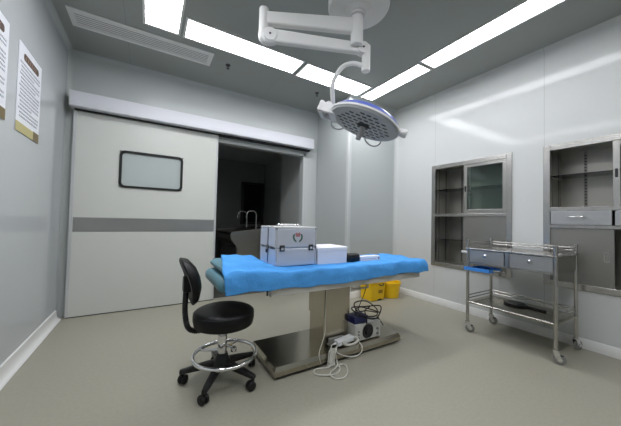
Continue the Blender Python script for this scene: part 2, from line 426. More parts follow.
T = S2 + V((.028, -.012, 0))
m_ = MB(); m_.cyl(T + V((0, 0, .03)), T + V((0, 0, -.175)), .033, n=24); m_.build('swivel_tube', 'white_enamel', t, .006)
HC = CAM + (fw + rt * ((364.5 - 310.5) / foc) + up * ((213 - 122.8) / foc)) * 2.1                       # centre of the head
tl = math.radians(22.5)
e1 = (rt * math.cos(tl) - up * math.sin(tl)).normalized()
e2 = V((.515, .857, .0)); e2 = (e2 - e1 * e2.dot(e1)).normalized()
nn = e1.cross(e2).normalized()
if nn.z < 0: nn = -nn
def hp(a, b, c=0): return HC + e1 * a + e2 * b + nn * c
RH = .265
phi = math.radians(-16); b1 = e1 * math.cos(phi) + e2 * math.sin(phi); b2 = e2 * math.cos(phi) - e1 * math.sin(phi)
def hb(a, b, c=0): return HC + b1 * a + b2 * b + nn * c
def hring(r, c, n=56): return [hp(r * 1.04 * math.cos(2 * PI * i / n), r * math.sin(2 * PI * i / n), c) for i in range(n)]
m_ = MB(); m_.ring_loft([hring(RH - .035, -.026), hring(RH - .020, -.026), hring(RH - .008, -.022), hring(RH, -.004), hring(RH, .012), hring(RH - .02, .022)])
hd = m_.build('lamp_head', 'grey_enamel', t)
m_ = MB(); m_.ring_loft([hring(RH - .008, .008), hring(RH - .014, .030), hring(RH - .034, .048), hring(RH - .06, .054)]); m_.build('blue_band', 'blue_trim', hd)
m_ = MB(); m_.ring_loft([hring(RH - .055, .052), hring(RH - .085, .066), hring(RH - .14, .074), hring(.02, .076)]); m_.build('top_housing', 'white_enamel', hd)
m_ = MB(); m_.ring_loft([hring(RH + .004, -.008), hring(RH + .006, -.002), hring(RH + .003, .006), hring(RH - .006, .006), hring(RH - .006, -.008)]); m_.build('rim', 'white_enamel', hd)
m_ = MB()
for i in range(-4, 5):
    for j in range(-6, 7):
        a = j * .05 + (.025 if i % 2 else 0); b = i * .05
        q = math.hypot(a, b)
        if q > RH - .048 or q < .05: continue
        m_.prism(rrect(.036, .015, .007, 3), lambda p, s: hp(a + p[0], b + p[1], -.0255 - .003 * s))
m_.build('led_lens', 'lens', hd)
m_ = MB(); m_.lathe([(.05, 0), (.046, -.012), (.03, -.016)], hp(0, 0, -.025), nn, 28); m_.build('handle_socket', 'dark_metal', hd)
m_ = MB(); m_.lathe([(.024, -.03), (.022, -.045), (.021, -.125), (.018, -.137), (.0, -.140)], hp(0, 0, -.004), nn, 20); m_.build('sterile_handle', 'grey_enamel', hd)
for a0 in (2.35, 1.05):                                 # wire handles on the far rim
    pts = []
    for k in range(15):
        s = k / 14; a = a0 - .28 + .56 * s; q = math.sin(PI * s) ** .6
        pts.append(hp((RH + .004 + .035 * q) * 1.04 * math.cos(a), (RH + .004 + .035 * q) * math.sin(a), -.008 - .045 * q))
    m_ = MB(); m_.tube(pts, .0065, 8); m_.build('wire_handle', 'grey_enamel', hd)
m_ = MB(); m_.lathe([(.020, 0), (.030, .035), (.031, .075), (.028, .079), (0, .08)], hb(RH * 1.03 - .02, 0, .004), b1, 24); m_.build('end_grip', 'white_enamel', hd, .002)
# bracket on the left end
m_ = MB(); fr_ = Matrix((( *b1, 0), (*b2, 0), (*nn, 0), (0, 0, 0, 1))).transposed(); fr_.translation = HC
Lx = -RH * 1.04
for a in ((Lx - .095, Lx + .03, -.085, -.055, -.035, .04), (Lx - .095, Lx + .03, .055, .085, -.035, .04), (Lx - .105, Lx - .07, -.085, .085, -.035, .05), (Lx - .01, Lx + .045, -.085, .085, -.034, .02)):
    m_.box(*a, fr_)
m_.build('yoke_bracket', 'white_enamel', hd, .006)
m_ = MB(); m_.cyl(hb(Lx - .04, -.06, .04), hb(Lx - .04, .06, .04), .028, n=20); m_.build('yoke_hinge', 'white_enamel', hd, .004)
B0 = T + V((0, 0, -.15))
m_ = MB()
def pix(x, y, dd): return CAM + (fw + rt * ((x - 310.5) / foc) + up * ((213 - y) / foc)) * dd
ya = [B0 + rt * .01, B0 - rt * .045 + up * .030, B0 - rt * .115 + up * .040, B0 - rt * .185 + up * .010, B0 - rt * .235 - up * .060, B0 - rt * .262 - up * .145, hb(Lx + .0, 0, .03)]
m_.tube(smooth_path(ya, 8), .0175, 14)
m_.build('yoke_arm', 'white_enamel', t)

# ------------------------------------------------------------------ operating table
ZT = .72
t = thing('operating_table', (2.1, -1.88, 0), 'steel operating table with teal pads and a wide low base', 'operating table')
TX0, TX1, TY0, TY1 = 1.492, 2.715, -2.115, -1.635
m_ = MB()
q = [(TX0, TY0), (TX1, TY0), (TX1, TY1), (TX0, TY1)]
def inset(k): return [(TX0 + k, TY0 + k), (TX1 - k, TY0 + k), (TX1 - k, TY1 - k), (TX0 + k, TY1 - k)]
m_.ring_loft([[V((*p, z)) for p in inset(k)] for k, z in ((.0, .022), (.0, .055), (.014, .082))])
bs = m_.build('base', 'steel_h', t, smooth=False)
m_ = MB(); m_.ring_loft([[V((*p, z)) for p in inset(k)] for k, z in ((.012, .010), (.012, .024))]); m_.build('base_skirt', 'black_rubber', bs)
for x in (TX0 + .06, TX1 - .06):
    for y in (TY0 + .05, TY1 - .05):
        MB().cyl((x, y, 0), (x, y, .024), .022).build('levelling_foot', 'black_rubber', bs)
KX0, KX1, KY0, KY1 = 1.962, 2.212, -1.99, -1.775
bx('column', 'steel_h', KX0, KX1, KY0, KY1, .08, .44, t, .004)
m_ = MB()
m_.box(KX0 - .008, KX1 + .008, KY0 - .008, KY1 + .008, .30, .575)
m_.build('column_sleeve', 'steel_h', t, .004)
m_ = MB(); m_.box(1.45, 2.97, -2.118, -2.075, .562, .618); m_.box(1.45, 2.97, -1.68, -1.645, .562, .618)
for x in (1.45, 1.9, 2.28, 2.925): m_.box(x, x + .035, -2.08, -1.68, .57, .612)
m_.build('frame', 'pad_frame', t, .004)
bx('saddle', 'pad_frame', 1.85, 2.33, -2.05, -1.70, .56, .60, t, .004)
m_ = MB(); m_.tube([(2.24, -2.0, .56), (2.24, -2.0, .50), (2.42, -2.0, .50), (2.42, -2.0, .56)], .009, 8); m_.tube([(2.25, -1.95, .53), (2.46, -1.95, .53)], .012, 8)
m_.build('tilt_linkage', 'steel', t)
def pad(name, x0, x1, y0, y1, z0, z1, m, parent, r=.03):
    return bx(name, m, x0, x1, y0, y1, z0, z1, parent, r, seg=5)
pad('mattress', 1.44, 3.02, -2.105, -1.63, .626, ZT - .012, 'teal_pad', t)
pad('head_pad', 1.112, 1.43, -2.112, -1.63, .618, ZT - .014, 'teal_pad', t, .04)
m_ = MB(); m_.box(1.15, 1.46, -1.95, -1.73, .606, .626); m_.build('head_plate', 'pad_frame', t, .004)
m_ = MB(); m_.cyl((1.425, -2.112, .63), (1.425, -2.112, .575), .006, n=8); m_.build('rail_pin', 'dark_metal', t)
m_ = MB()
R_ = []
for k in range(13):
    s = k / 12; xx = 1.150 + .25 * s; h = .024 * (1 - abs(2 * s - 1) ** 8) ** .5 + .009
    R_.append([V((xx, -1.84 + a, .745 + b)) for a, b in rrect(.40, h * 2, h * .95, 5)])
m_.ring_loft(R_)
tag(m_.build('head_cushion', 'teal_pad'), 'flat teal cushion on the head pad, half under the blue drape', 'cushion')

# drape
def hump(x, y):
    fx = 1 / (1 + math.exp((x - 1.475) / .04))
    fy = 1 / (1 + math.exp(-(y + 2.045) / .014))
    return .044 * fx * fy
NX, NY = 150, 64
A0, A1x, XE = 1.135, 3.17, 3.05
bm = bmesh.new(); grid = []
bl = [(1.13, .615), (1.25, .612), (1.40, .616), (1.50, .614), (1.67, .605), (1.9, .600), (2.12, .602), (2.4, .61), (2.7, .620), (2.9, .615), (3.3, .605)]
def bot(x):
    for (a, za), (b, zb) in zip(bl, bl[1:]):
        if x <= b: return za + (zb - za) * max(0, (x - a) / (b - a))
    return bl[-1][1]
for i in range(NX + 1):
    a = A0 + (A1x - A0) * i / NX
    row = []
    fx = max(0, a - XE)
    x = min(a, XE) + .028 * (1 - math.exp(-fx / .03)) if fx else a
    front = ZT - bot(a) + .006
    for j in range(NY + 1):
        v = j / NY
        # across: back drop .05, top, front drop
        L = .05 + .50 + front
        s = v * L
        if s < .05: y = -1.615; e_ = .05 - s; yy = y + .012 * (1 - math.exp(-e_ / .02)); drop = e_
        elif s < .55: y = -1.615 - (s - .05); yy = y; drop = 0
        else: e_ = s - .55; yy = -2.115 - .014 * (1 - math.exp(-e_ / .02)); drop = e_
        dz = math.hypot(drop, fx) if (drop and fx) else max(drop, fx)
        dz = min(dz, ZT - bot(min(a, XE)) + .004 * math.sin(9 * v))
        edge = min(1, dz / .05)
        z = ZT + .004 - dz + hump(x, yy) * (1 - min(1, drop / .09 if yy < -1.9 else 0)) + .022 * (1 / (1 + math.exp((x - 1.47) / .04))) * (1 if drop == 0 else max(0, 1 - drop / .06))
        w = .0052 * (math.sin(17 * x + 5 * yy) * math.sin(23 * yy + 3 * x) + .6 * math.sin(41 * x - 19 * yy) + .5 * math.sin(29 * x + 37 * yy))
        flat = 1.0 if x < 1.5 else (.4 if x < 2.75 and yy > -1.99 else .8)
        if drop == 0: z += w * flat
        if yy < -2.1 and drop > 0:
            yy -= (.006 + .007 * math.sin(13 * x + 2 * math.sin(5 * x)) + .004 * math.sin(37 * x)) * edge
            z += .004 * math.sin(21 * x) * edge
        if fx > 0: x2 = x + .005 * math.sin(30 * yy) * edge
        else: x2 = x
        if i == 0: pass
        row.append(bm.verts.new((x2 + (.11 * (1 - v / .8) if v < .8 else .06 * (v - .8)) * max(0, 1 - (a - A0) / .5), yy, z)))
    grid.append(row)
for i in range(NX):
    for j in range(NY): bm.faces.new((grid[i][j], grid[i][j + 1], grid[i + 1][j + 1], grid[i + 1][j]))
mb = MB(); mb.bm.free(); mb.bm = bm
dr = mb.build('surgical_drape', 'drape', smooth=True, angle=180)
md = dr.modifiers.new('thickness', 'SOLIDIFY'); md.thickness = .0015; md.offset = 1
tag(dr, 'bright blue disposable drape spread over the operating table', 'drape')

# ------------------------------------------------------------------ things on the table
ZC = ZT + .007
# medical case
cx0, cx1, cy0, cy1, ch = 1.548, 1.896, -1.955, -1.640, .300
t = thing('instrument_case', ((cx0 + cx1) / 2, (cy0 + cy1) / 2, ZC), 'silver aluminium instrument case with a red and green emblem on the blue drape', 'case')
zs = ZC + ch * .465
bx('body', 'alu_case', cx0, cx1, cy0, cy1, ZC, zs - .001, t, .012, seg=3)
ld = bx('lid', 'alu_case', cx0, cx1, cy0, cy1, zs + .001, ZC + ch - .012, t, .010, seg=3)
bx('top_plate', 'white_enamel', cx0 - .001, cx1 + .001, cy0 - .001, cy1 + .001, ZC + ch - .014, ZC + ch, ld, .004)
for x in (cx0, cx1):
    for y in (cy0, cy1):
        bx('corner_edge', 'alu_edge', x - .009 if x == cx1 else x - .003, x + .003 if x == cx1 else x + .009, y - .003 if y == cy0 else y - .009, y + .009 if y == cy0 else y + .003, ZC + .002, ZC + ch - .016, t, .002)
        cxx = x - .011 if x == cx1 else x - .004; cyy = y - .004 if y == cy0 else y - .011
        bx('corner_cap', 'case_metal', cxx, cxx + .015, cyy, cyy + .015, ZC + ch - .022, ZC + ch - .008, ld, .002)
for k in (.14, .86):
    lx = cx0 + (cx1 - cx0) * k
    l_ = bx('latch', 'dark_metal', lx - .020, lx + .020, cy0 - .007, cy0, zs - .024, zs + .022, t, .002)
    bx('latch_tongue', 'alu_edge', lx - .011, lx + .011, cy0 - .011, cy0 - .006, zs - .014, zs + .004, l_, .002)
bx('clasp', 'dark_metal', cx1 - .012, cx1 - .004, cy0 - .006, cy0, zs - .006, zs + .012, t, .001)
# left side: strap, hasp and joint strip
m_ = MB(); m_.box(cx0 - .004, cx0, -1.805, -1.795, ZC + .02, ZC + ch - .004); m_.build('side_strip', 'case_metal', t)
bx('side_joint', 'case_metal', cx0 - .003, cx0, cy0 + .004, cy1 - .004, zs - .005, zs + .005, t)
l_ = bx('side_latch', 'case_metal', cx0 - .009, cx0, -1.82, -1.78, zs - .014, zs + .014, t, .002)
m_ = MB(); m_.cyl((cx0 - .012, -1.80, zs - .016), (cx0 - .012, -1.80, zs - .045), .007, n=10); m_.build('padlock', 'dark_metal', l_)
for yy in (-1.90, -1.87, -1.70): bx('side_stud', 'case_metal', cx0 - .008, cx0, yy - .009, yy + .009, zs - .009, zs + .009, t, .002)
zt = ZC + ch
m_ = MB()
hx0, hx1, hy = cx0 + .075, cx1 - .075, -1.80
m_.tube(smooth_path([(hx0, hy, zt), (hx0 + .004, hy, zt + .016), (hx0 + .03, hy, zt + .012)], 5), .005, 8)
m_.tube(smooth_path([(hx1, hy, zt), (hx1 - .004, hy, zt + .016), (hx1 - .03, hy, zt + .012)], 5), .005, 8)
m_.tube([(hx0 + .028, hy, zt + .012), (hx1 - .028, hy, zt + .012)], .0055, 8)
hn = m_.build('handle', 'chrome', ld)
bx('handle_grip', 'white_plastic', hx0 + .045, hx1 - .045, hy - .016, hy + .016, zt + .004, zt + .020, hn, .006)
# emblem: red rosette between two green laurels
ex, ez, ey = cx0 + (cx1 - cx0) * .52, ZC + ch * .755, cy0 - .001
m_ = MB()
for dx, dz in ((-.012, .020), (.012, .020), (-.008, .006), (.008, .006)):
    rr = []
    for k in range(20):
        a = 2 * PI * k / 20; rr.append([V((ex + dx + q1 * math.cos(a), ey - y1, ez + dz + q1 * math.sin(a))) for q1, y1 in ((.0085, -.001), (.0085, .0012), (.0045, .0012), (.0045, -.001))])
    m_.ring_loft(rr, closed=True)
m_.build('emblem_rosette', 'red_mark', ld)
for s in (-1, 1):
    m_ = MB()
    for k in range(6):
        a = math.radians(-60 + k * 17); px, pz = ex + s * .036 * math.cos(a), ez - .004 + .036 * math.sin(a)
        ln_ = .011; ang = a + PI / 2 + .5
        poly = [(ln_ * math.cos(tt), .005 * math.sin(tt)) for tt in [2 * PI * i / 10 for i in range(10)]]
        m_.prism(poly, lambda p, w: (px + s * (p[0] * math.cos(ang) - p[1] * math.sin(ang)), ey + .001 - .0022 * w, pz + p[0] * math.sin(ang) + p[1] * math.cos(ang)))
    m_.build('emblem_laurel', 'green_mark', ld)

# white carton
kx0, kx1, ky0, ky1 = 1.912, 2.205, -1.965, -1.72
t = thing('carton', ((kx0 + kx1) / 2, (ky0 + ky1) / 2, ZC - .004), 'plain white cardboard box beside the silver case', 'box')
bx('body', 'carton', kx0, kx1, ky0, ky1, ZC - .004, ZC + .122, t, .003)
m_ = MB(); m_.ring_loft([[V((kx0 - .003 + i, ky0 - .003 + i, z)), V((kx1 + .003 - i, ky0 - .003 + i, z)), V((kx1 + .003 - i, ky1 + .003 - i, z)), V((kx0 - .003 + i, ky1 + .003 - i, z))] for i, z in ((0, ZC + .104), (0, ZC + .131), (.006, ZC + .136))])
m_.build('lid', 'carton_lid', t, .002)
# black device and slim white box
m_ = MB()
R_ = []
for s, k in ((0, .55), (.06, .88), (.15, 1), (.85, 1), (.95, .9), (1, .6)):
    xx = 2.222 + .135 * s
    R_.append([V((xx, -1.925 + a * k, ZC + .033 + b * k)) for a, b in rrect(.09, .074, .026, 5)])
t = thing('black_pouch', (2.262, -1.925, ZC), 'short black rounded zip pouch between the white carton and slim white box', 'pouch')
m_.ring_loft(R_); m_.build('body', 'black_plastic', t)
m_ = MB(); m_.tube([(2.245, -1.970, ZC + .04), (2.345, -1.970, ZC + .04)], .003, 6); m_.build('zip', 'dark_metal', t)
t = thing('slim_box', (2.42, -1.93, ZC), 'slim white printed box lying right of the black pouch', 'box')
bx('body', 'carton_lid', 2.362, 2.60, -1.962, -1.895, ZC - .004, ZC + .038, t, .003)
m_ = MB()
for k in range(11): m_.box(2.385 + k * .0155, 2.385 + k * .0155 + .010, -1.9632, -1.961, ZC + .012, ZC + .018)
m_.build('print', mat('faded_pink_print', (196, 176, 190), .6), t)
bx('end_mark', 'dark_metal', 2.578, 2.590, -1.9635, -1.961, ZC + .012, ZC + .024, t)

# ------------------------------------------------------------------ stool
sx, sy = 1.19, -1.925
t = thing('swivel_stool', (sx, sy, 0), 'black swivel stool with round seat, small backrest and chrome foot ring', 'stool')
SZ = .385
scx, scy = sx + .005, sy - .005
m_ = MB(); m_.lathe([(.02, SZ - .015), (.165, SZ - .015), (.188, SZ - .006), (.196, SZ + .03), (.196, SZ + .062), (.186, SZ + .082), (.165, SZ + .092), (.08, SZ + .096), (.0, SZ + .097)], (scx, scy, 0), n=48)
se = m_.build('seat', 'black_leather', t)
m_ = MB(); m_.tube([(scx + .192 * math.cos(2 * PI * k / 40), scy + .192 * math.sin(2 * PI * k / 40), SZ + .071) for k in range(40)], .0035, 6, closed=True); m_.build('piping', 'black_leather', se)
m_ = MB(); m_.box(scx - .09, scx + .09, scy - .07, scy + .07, SZ - .030, SZ - .014); m_.build('seat_plate', 'black_plastic', t, .003)
m_ = MB(); m_.cyl((sx, sy, .21), (sx, sy, SZ - .012), .021, n=20); m_.cyl((sx, sy, .15), (sx, sy, .30), .030, n=20)
m_.build('gas_lift', 'chrome', t, .002)
m_ = MB(); m_.lathe([(.029, .325), (.031, .33), (.031, .36), (.026, .372)], (sx, sy, 0), n=20); m_.build('lift_collar', 'black_plastic', t)
m_ = MB(); m_.tube([(sx + .03, sy - .01, .225), (sx + .06, sy - .02, .215)], .008, 8); m_.lathe([(.0, -.02), (.018, -.016), (.02, .0), (.018, .012), (0, .016)], (sx + .07, sy - .022, .20), n=16); m_.build('clamp_knob', 'chrome', t)
RR, RZ = .203, .165
rcx, rcy = sx + .022, sy + .01
m_ = MB(); m_.tube([(rcx + RR * math.cos(2 * PI * k / 56), rcy + RR * math.sin(2 * PI * k / 56), RZ) for k in range(56)], .0125, 12, closed=True)
fr = m_.build('foot_ring', 'chrome', t)
m_ = MB()
for k in range(2):
    a = .9 + 1.5 * k
    m_.tube([(sx + .025 * math.cos(a), sy + .025 * math.sin(a), RZ + .03), (rcx + (RR - .01) * math.cos(a), rcy + (RR - .01) * math.sin(a), RZ)], .009, 8)
m_.build('ring_spoke', 'chrome', fr)
m_ = MB(); m_.lathe([(.05, .085), (.06, .10), (.058, .13), (.042, .155), (.034, .185), (.0, .188)], (sx, sy, 0), n=28); m_.build('hub', 'black_plastic', t)
for k in range(5):
    a = math.radians(163 + 72 * k); dv = V((math.cos(a), math.sin(a), 0)); sd = V((-math.sin(a), math.cos(a), 0)); o = V((sx, sy, 0))
    m_ = MB(); R_ = []
    for s, w, z0, z1 in ((.03, .055, .092, .142), (.10, .048, .088, .130), (.18, .042, .078, .112), (.235, .036, .070, .098), (.258, .026, .068, .094)):
        R_.append([o + dv * s + sd * p[0] + V((0, 0, (z0 + z1) / 2 + p[1])) for p in rrect(w, z1 - z0, min(w, z1 - z0) * .3, 4)])
    m_.ring_loft(R_); lg = m_.build('leg', 'black_plastic', t)
    ca = a + 1.1; cs = V((-math.sin(ca), math.cos(ca), 0)); cf = V((math.cos(ca), math.sin(ca), 0)); co = o + dv * .245 - cf * .012 + V((0, 0, .029))
    m_ = MB()
    for s in (-1, 1): m_.lathe([(.012, 0), (.026, .001), (.029, .006), (.029, .014), (.024, .019), (.0, .020)], co + cs * (.004 * s), cs * s, 20)
    m_.cyl(o + dv * .245 + V((0, 0, .03)), o + dv * .245 + V((0, 0, .075)), .008, n=10)
    m_.box(-.012, .022, -.005, .005, .012, .034, Matrix.Translation(co) @ Matrix.Rotation(ca, 4, 'Z'))
    m_.build('caster', 'black_rubber', lg)
# back bar (ribbed sleeve) and backrest
# the back stands at the left of the seat
bar = smooth_path([(scx - .11, scy - .01, SZ - .022), (scx - .18, scy - .01, SZ - .022), (scx - .225, scy - .005, SZ + .01), (scx - .242, scy, SZ + .10), (scx - .242, scy, SZ + .20), (scx - .238, scy, SZ + .29)], 14)
m_ = MB(); L_ = len(bar)
R_ = []
m_.tube(bar, lambda s: .0165 + (.0022 * math.sin(s * 190) if .1 < s < .62 else 0), 12)
m_.build('back_bar', 'black_plastic', t)
m_ = MB(); rows = []
nu, nv = 22, 14
bc = V((scx - .205, scy, SZ + .305)); lean = math.radians(14)
def bpt(u, v, th):
    # u along width (-1..1), v along height (-1..1)
    r_ = (1 - abs(v) ** 3.2) ** (1 / 2.4)
    yy = .17 * u * r_; zz = .145 * v
    cz = -.04 * (v * v) * 1.0 - .025 * (u * u)
    xx = -cz * -1.0 + 0
    p = V((xx + th, yy, zz))
    return bc + V((p.x * math.cos(lean) - p.z * math.sin(lean), p.y, p.x * math.sin(lean) + p.z * math.cos(lean)))
n = 40
def loop(k, th):
    out = []
    for i in range(n):
        a = 2 * PI * i / n
        cu, cv_ = math.copysign(abs(math.cos(a)) ** .75, math.cos(a)), math.copysign(abs(math.sin(a)) ** .75, math.sin(a))
        yy, zz = .165 * cu * k, .145 * cv_ * k
        xx = -.045 * (zz / .145) ** 2 - .03 * (yy / .165) ** 2 + th
        out.append(bc + V((xx * math.cos(lean) - zz * math.sin(lean), yy, xx * math.sin(lean) + zz * math.cos(lean))))
    return out
m_.ring_loft([loop(.02, -.012), loop(.5, -.012), loop(.88, -.009), loop(.98, .002), loop(1, .014), loop(.97, .028), loop(.88, .038), loop(.5, .044), loop(.02, .046)])
br = m_.build('backrest', 'black_leather', t)
m_ = MB(); lp = loop(1.0, .012); m_.tube(lp, .004, 6, closed=True); m_.build('piping', 'black_leather', br)
m_ = MB(); m_.box(scx - .26, scx - .215, scy - .03, scy + .03, SZ + .23, SZ + .325); m_.build('back_mount', 'black_plastic', t, .006)

# ------------------------------------------------------------------ electrical unit and leads on the table base
zb = .0825
ux0, ux1, uy0, uy1 = 2.222, 2.505, -2.075, -1.93
t = thing('electric_unit', ((ux0 + ux1) / 2, (uy0 + uy1) / 2, zb), 'small pale grey electrical unit with dark display on the table base', 'electrical unit')
bx('casing', 'unit_grey', ux0, ux1, uy0, uy1, zb + .006, zb + .140, t, .006)
for x in (ux0 + .03, ux1 - .03):
    for y in (uy0 + .025, uy1 - .025): MB().cyl((x, y, zb), (x, y, zb + .008), .010, n=12).build('foot', 'black_rubber', t)
MB().prism(rrect(.118, .112, .05, 8), lambda p, s: (ux0 + .135 + p[0], uy0 + .001 - .005 * s, zb + .074 + p[1])).build('display', 'screen', t)
for dz in (.036, .078):
    MB().lathe([(.012, 0), (.011, .010), (.0, .011)], (ux0 + .245, uy0, zb + dz), (0, -1, 0), 16).build('knob', 'adapter_grey', t)
for dz in (.035, .060, .085): MB().lathe([(.006, 0), (.005, .006), (0, .0065)], (ux0 + .035, uy0, zb + dz), (0, -1, 0), 12).build('socket', 'dark_metal', t)
t = thing('navy_case', (2.30, -2.0, zb + .140), 'navy blue plastic case on top of the grey electrical unit', 'case')
bx('body', 'navy', 2.225, 2.37, -2.06, -1.945, zb + .1405, zb + .187, t, .008)
bx('lid', 'navy', 2.222, 2.373, -2.063, -1.942, zb + .182, zb + .200, t, .006)
# black leads piled on the unit
rng = random.Random(5)
def tangle(c, rad, turns, seed, flat=.6):
    g = random.Random(seed); pts = []
    for k in range(turns * 6):
        a = k * 2 * PI / 6 + g.uniform(-.25, .25)
        rr = g.uniform(.65, 1.05)
        pts.append(V(c) + V((rad[0] * rr * math.cos(a), rad[1] * rr * math.sin(a), rad[2] * abs(math.sin(a * .5 + g.random())) * g.uniform(.5, 1.1))))
    return pts
lab = ('loose black lead looping widely over the navy case', 'black lead coiled tightly on the grey unit by its display')
m_ = MB(); pts = tangle((2.385, -2.03, zb + .165), (.165, .09, .11), 3, 3)
m_.tube(smooth_path(pts + [V((2.50, -2.04, zb + .16)), V((2.515, -2.10, zb + .10))], 7), .0052, 8)
tag(m_.build('black_cable', 'cable_black'), lab[0], 'cable', 'black leads on the table base')
m_ = MB()
pts = [V((2.34, -2.082, zb + .05)), V((2.33, -2.095, zb + .12)), V((2.35, -2.06, zb + .19)), V((2.40, -1.99, zb + .215))] + tangle((2.42, -2.0, zb + .20), (.11, .07, .05), 1, 9)[1:]
m_.tube(smooth_path(pts, 7), .0048, 8)
tag(m_.build('black_cable', 'cable_black'), lab[1], 'cable', 'black leads on the table base')
m_ = MB()
m_.tube(smooth_path([(2.44, -1.97, .575), (2.40, -1.985, .46), (2.33, -2.0, .36), (2.27, -2.02, zb + .205)], 8), .0035, 6)
tag(m_.build('thin_black_cable', 'cable_black'), 'thin dark lead slanting from under the table down to the unit', 'cable')
# white brick, grey brick, white leads
def oriented(m_, c, ang, sx_, sy_, sz_, tilt=0):
    mx = Matrix.Translation(c) @ Matrix.Rotation(ang, 4, 'Z') @ Matrix.Rotation(tilt, 4, 'Y')
    m_.box(-sx_ / 2, sx_ / 2, -sy_ / 2, sy_ / 2, -sz_ / 2, sz_ / 2, mx); return m_
t = thing('power_brick', (2.12, -2.055, zb), 'white power brick lying against the steel column with leads attached', 'power adapter')
m_ = MB(); oriented(m_, V((2.125, -2.05, zb + .035)), .02, .165, .06, .042, -.10); m_.build('casing', 'white_plastic', t, .010, seg=3)
m_ = MB(); m_.tube([(2.045, -2.05, zb + .028), (2.015, -2.053, zb + .026)], lambda s: .011 - .005 * s, 10); m_.build('strain_relief', 'white_plastic', t)
t = thing('grey_adapter', (2.07, -2.018, zb), 'grey adapter half hidden behind the white power brick', 'power adapter')
m_ = MB(); oriented(m_, V((2.075, -2.012, zb + .03)), .0, .15, .028, .058); m_.build('casing', 'adapter_grey', t, .006)
m_ = MB(); m_.tube([(2.0, -2.012, zb + .02), (1.985, -2.014, zb + .018)], .006, 8); m_.build('plug', 'adapter_grey', t)
ft_ = .006
def lead(name, label, pts, r, k=8):
    m_ = MB(); m_.tube(smooth_path(pts, k), r, 8)
    return tag(m_.build(name, 'cable_white'), label, 'cable')
lead('hanging_cable', 'white lead hanging down the front of the steel column', [(1.972, -2.004, .57), (1.970, -2.005, .40), (1.968, -2.006, .26), (1.955, -2.02, .195), (1.90, -2.065, .145), (1.845, -2.112, .108), (1.842, -2.124, .07), (1.855, -2.128, .03)], .0026)
# bundled lead: several turns tied together, hanging over the base edge
pts = [(2.012, -2.053, zb + .026), (1.985, -2.075, zb + .035), (1.955, -2.10, zb + .02)]
for k in range(4):
    o_ = .015 * k
    pts += [(1.925 + o_, -2.125 - .004 * k, .10 + .012 * (k % 2)), (1.912 + o_ * .9, -2.135, .055), (1.905 + o_, -2.145 - .006 * k, .012), (1.925 + o_ * .8, -2.145, .02), (1.935 + o_ * .6, -2.132 - .004 * k, .06), (1.94 + o_ * .4, -2.125, .11 + .01 * (k % 2))]
lead('bundled_cable', 'white lead folded and tied into a bundle over the base edge', pts, .0040, 6)
lead('floor_cable', 'white lead lying in loops on the floor before the table base', [(1.94, -2.15, ft_ + .012), (1.90, -2.15, ft_), (1.80, -2.13, ft_), (1.775, -2.18, ft_), (1.83, -2.23, ft_ + .002), (1.90, -2.245, ft_), (1.96, -2.215, ft_), (1.985, -2.17, ft_), (2.02, -2.165, ft_), (2.03, -2.20, ft_), (1.985, -2.27, ft_), (1.92, -2.31, ft_), (1.86, -2.285, ft_), (1.86, -2.235, ft_ + .010), (1.93, -2.20, ft_ + .009), (1.975, -2.165, ft_ + .008), (1.995, -2.13, .02), (1.99, -2.122, .06), (2.0, -2.10, zb + .01), (2.03, -2.085, zb + .02)], .0046)
pts = []
for k in range(20):
    a = -.8 + k * 2 * PI / 8
    pts.append((2.165 + .075 * math.cos(a), -2.085 + .022 * math.sin(a), zb + .030 + .018 * math.sin(a) + .003 * (k / 8)))
lead('coiled_cable', 'thick white lead coiled beside the white power brick', pts, .008, 5)
lead('drooping_cable', 'white lead drooping over the base edge below the grey unit', [(2.235, -2.082, zb + .05), (2.245, -2.10, zb + .01), (2.25, -2.125, zb - .01), (2.235, -2.135, .035), (2.19, -2.135, .015), (2.10, -2.13, .028), (2.03, -2.125, .06), (2.0, -2.118, zb), (2.02, -2.09, zb + .012)], .0042)

# ------------------------------------------------------------------ yellow bins
t = thing('sharps_bin', (3.47, -1.0, 0), 'square yellow waste bin with dark handle, left of the round bucket', 'bin')
def tap(m_, x0, x1, y0, y1, z0, z1, k):
    cx_, cy_ = (x0 + x1) / 2, (y0 + y1) / 2
    m_.ring_loft([[V((cx_ + (x1 - x0) / 2 * a * s, cy_ + (y1 - y0) / 2 * b * s, z)) for a, b in ((-1, -1), (1, -1), (1, 1), (-1, 1))] for s, z in ((k, z0), (1, z1))])
    return m_
m_ = MB(); tap(m_, 3.335, 3.60, -1.10, -.865, 0, .235, .92); m_.build('body', 'yellow', t, .014, seg=3)
m_ = MB(); tap(m_, 3.328, 3.607, -1.108, -.858, .236, .262, 1.02); m_.build('lid', 'yellow', t, .008)
m_ = MB(); m_.tube(smooth_path([(3.46, -1.108, .225), (3.48, -1.126, .215), (3.53, -1.126, .215), (3.55, -1.108, .225)], 5), .007, 8); m_.build('handle', 'black_plastic', t)
bx('label_print', 'yellow_dark', 3.47, 3.545, -1.0995, -1.094, .10, .145, t)
bx('lock_clip', 'black_plastic', 3.46, 3.53, -1.096, -1.080, .004, .022, t)
t = thing('waste_bucket', (3.79, -1.0, 0), 'round yellow plastic bucket in the corner, right of the square bin', 'bucket')
m_ = MB(); m_.lathe([(.115, 0), (.122, .006), (.146, .20), (.155, .204), (.155, .218), (.148, .222), (.14, .218), (.116, .012), (0, .010)], (3.785, -1.01, 0), n=36); m_.build('body', 'yellow', t)
m_ = MB(); m_.tube([(3.785 + .153 * math.cos(a), -1.01 + .153 * math.sin(a), .19) for a in [-PI + .2 + (PI - .4) * k / 20 for k in range(21)]], .004, 6); m_.build('bail', 'yellow', t)

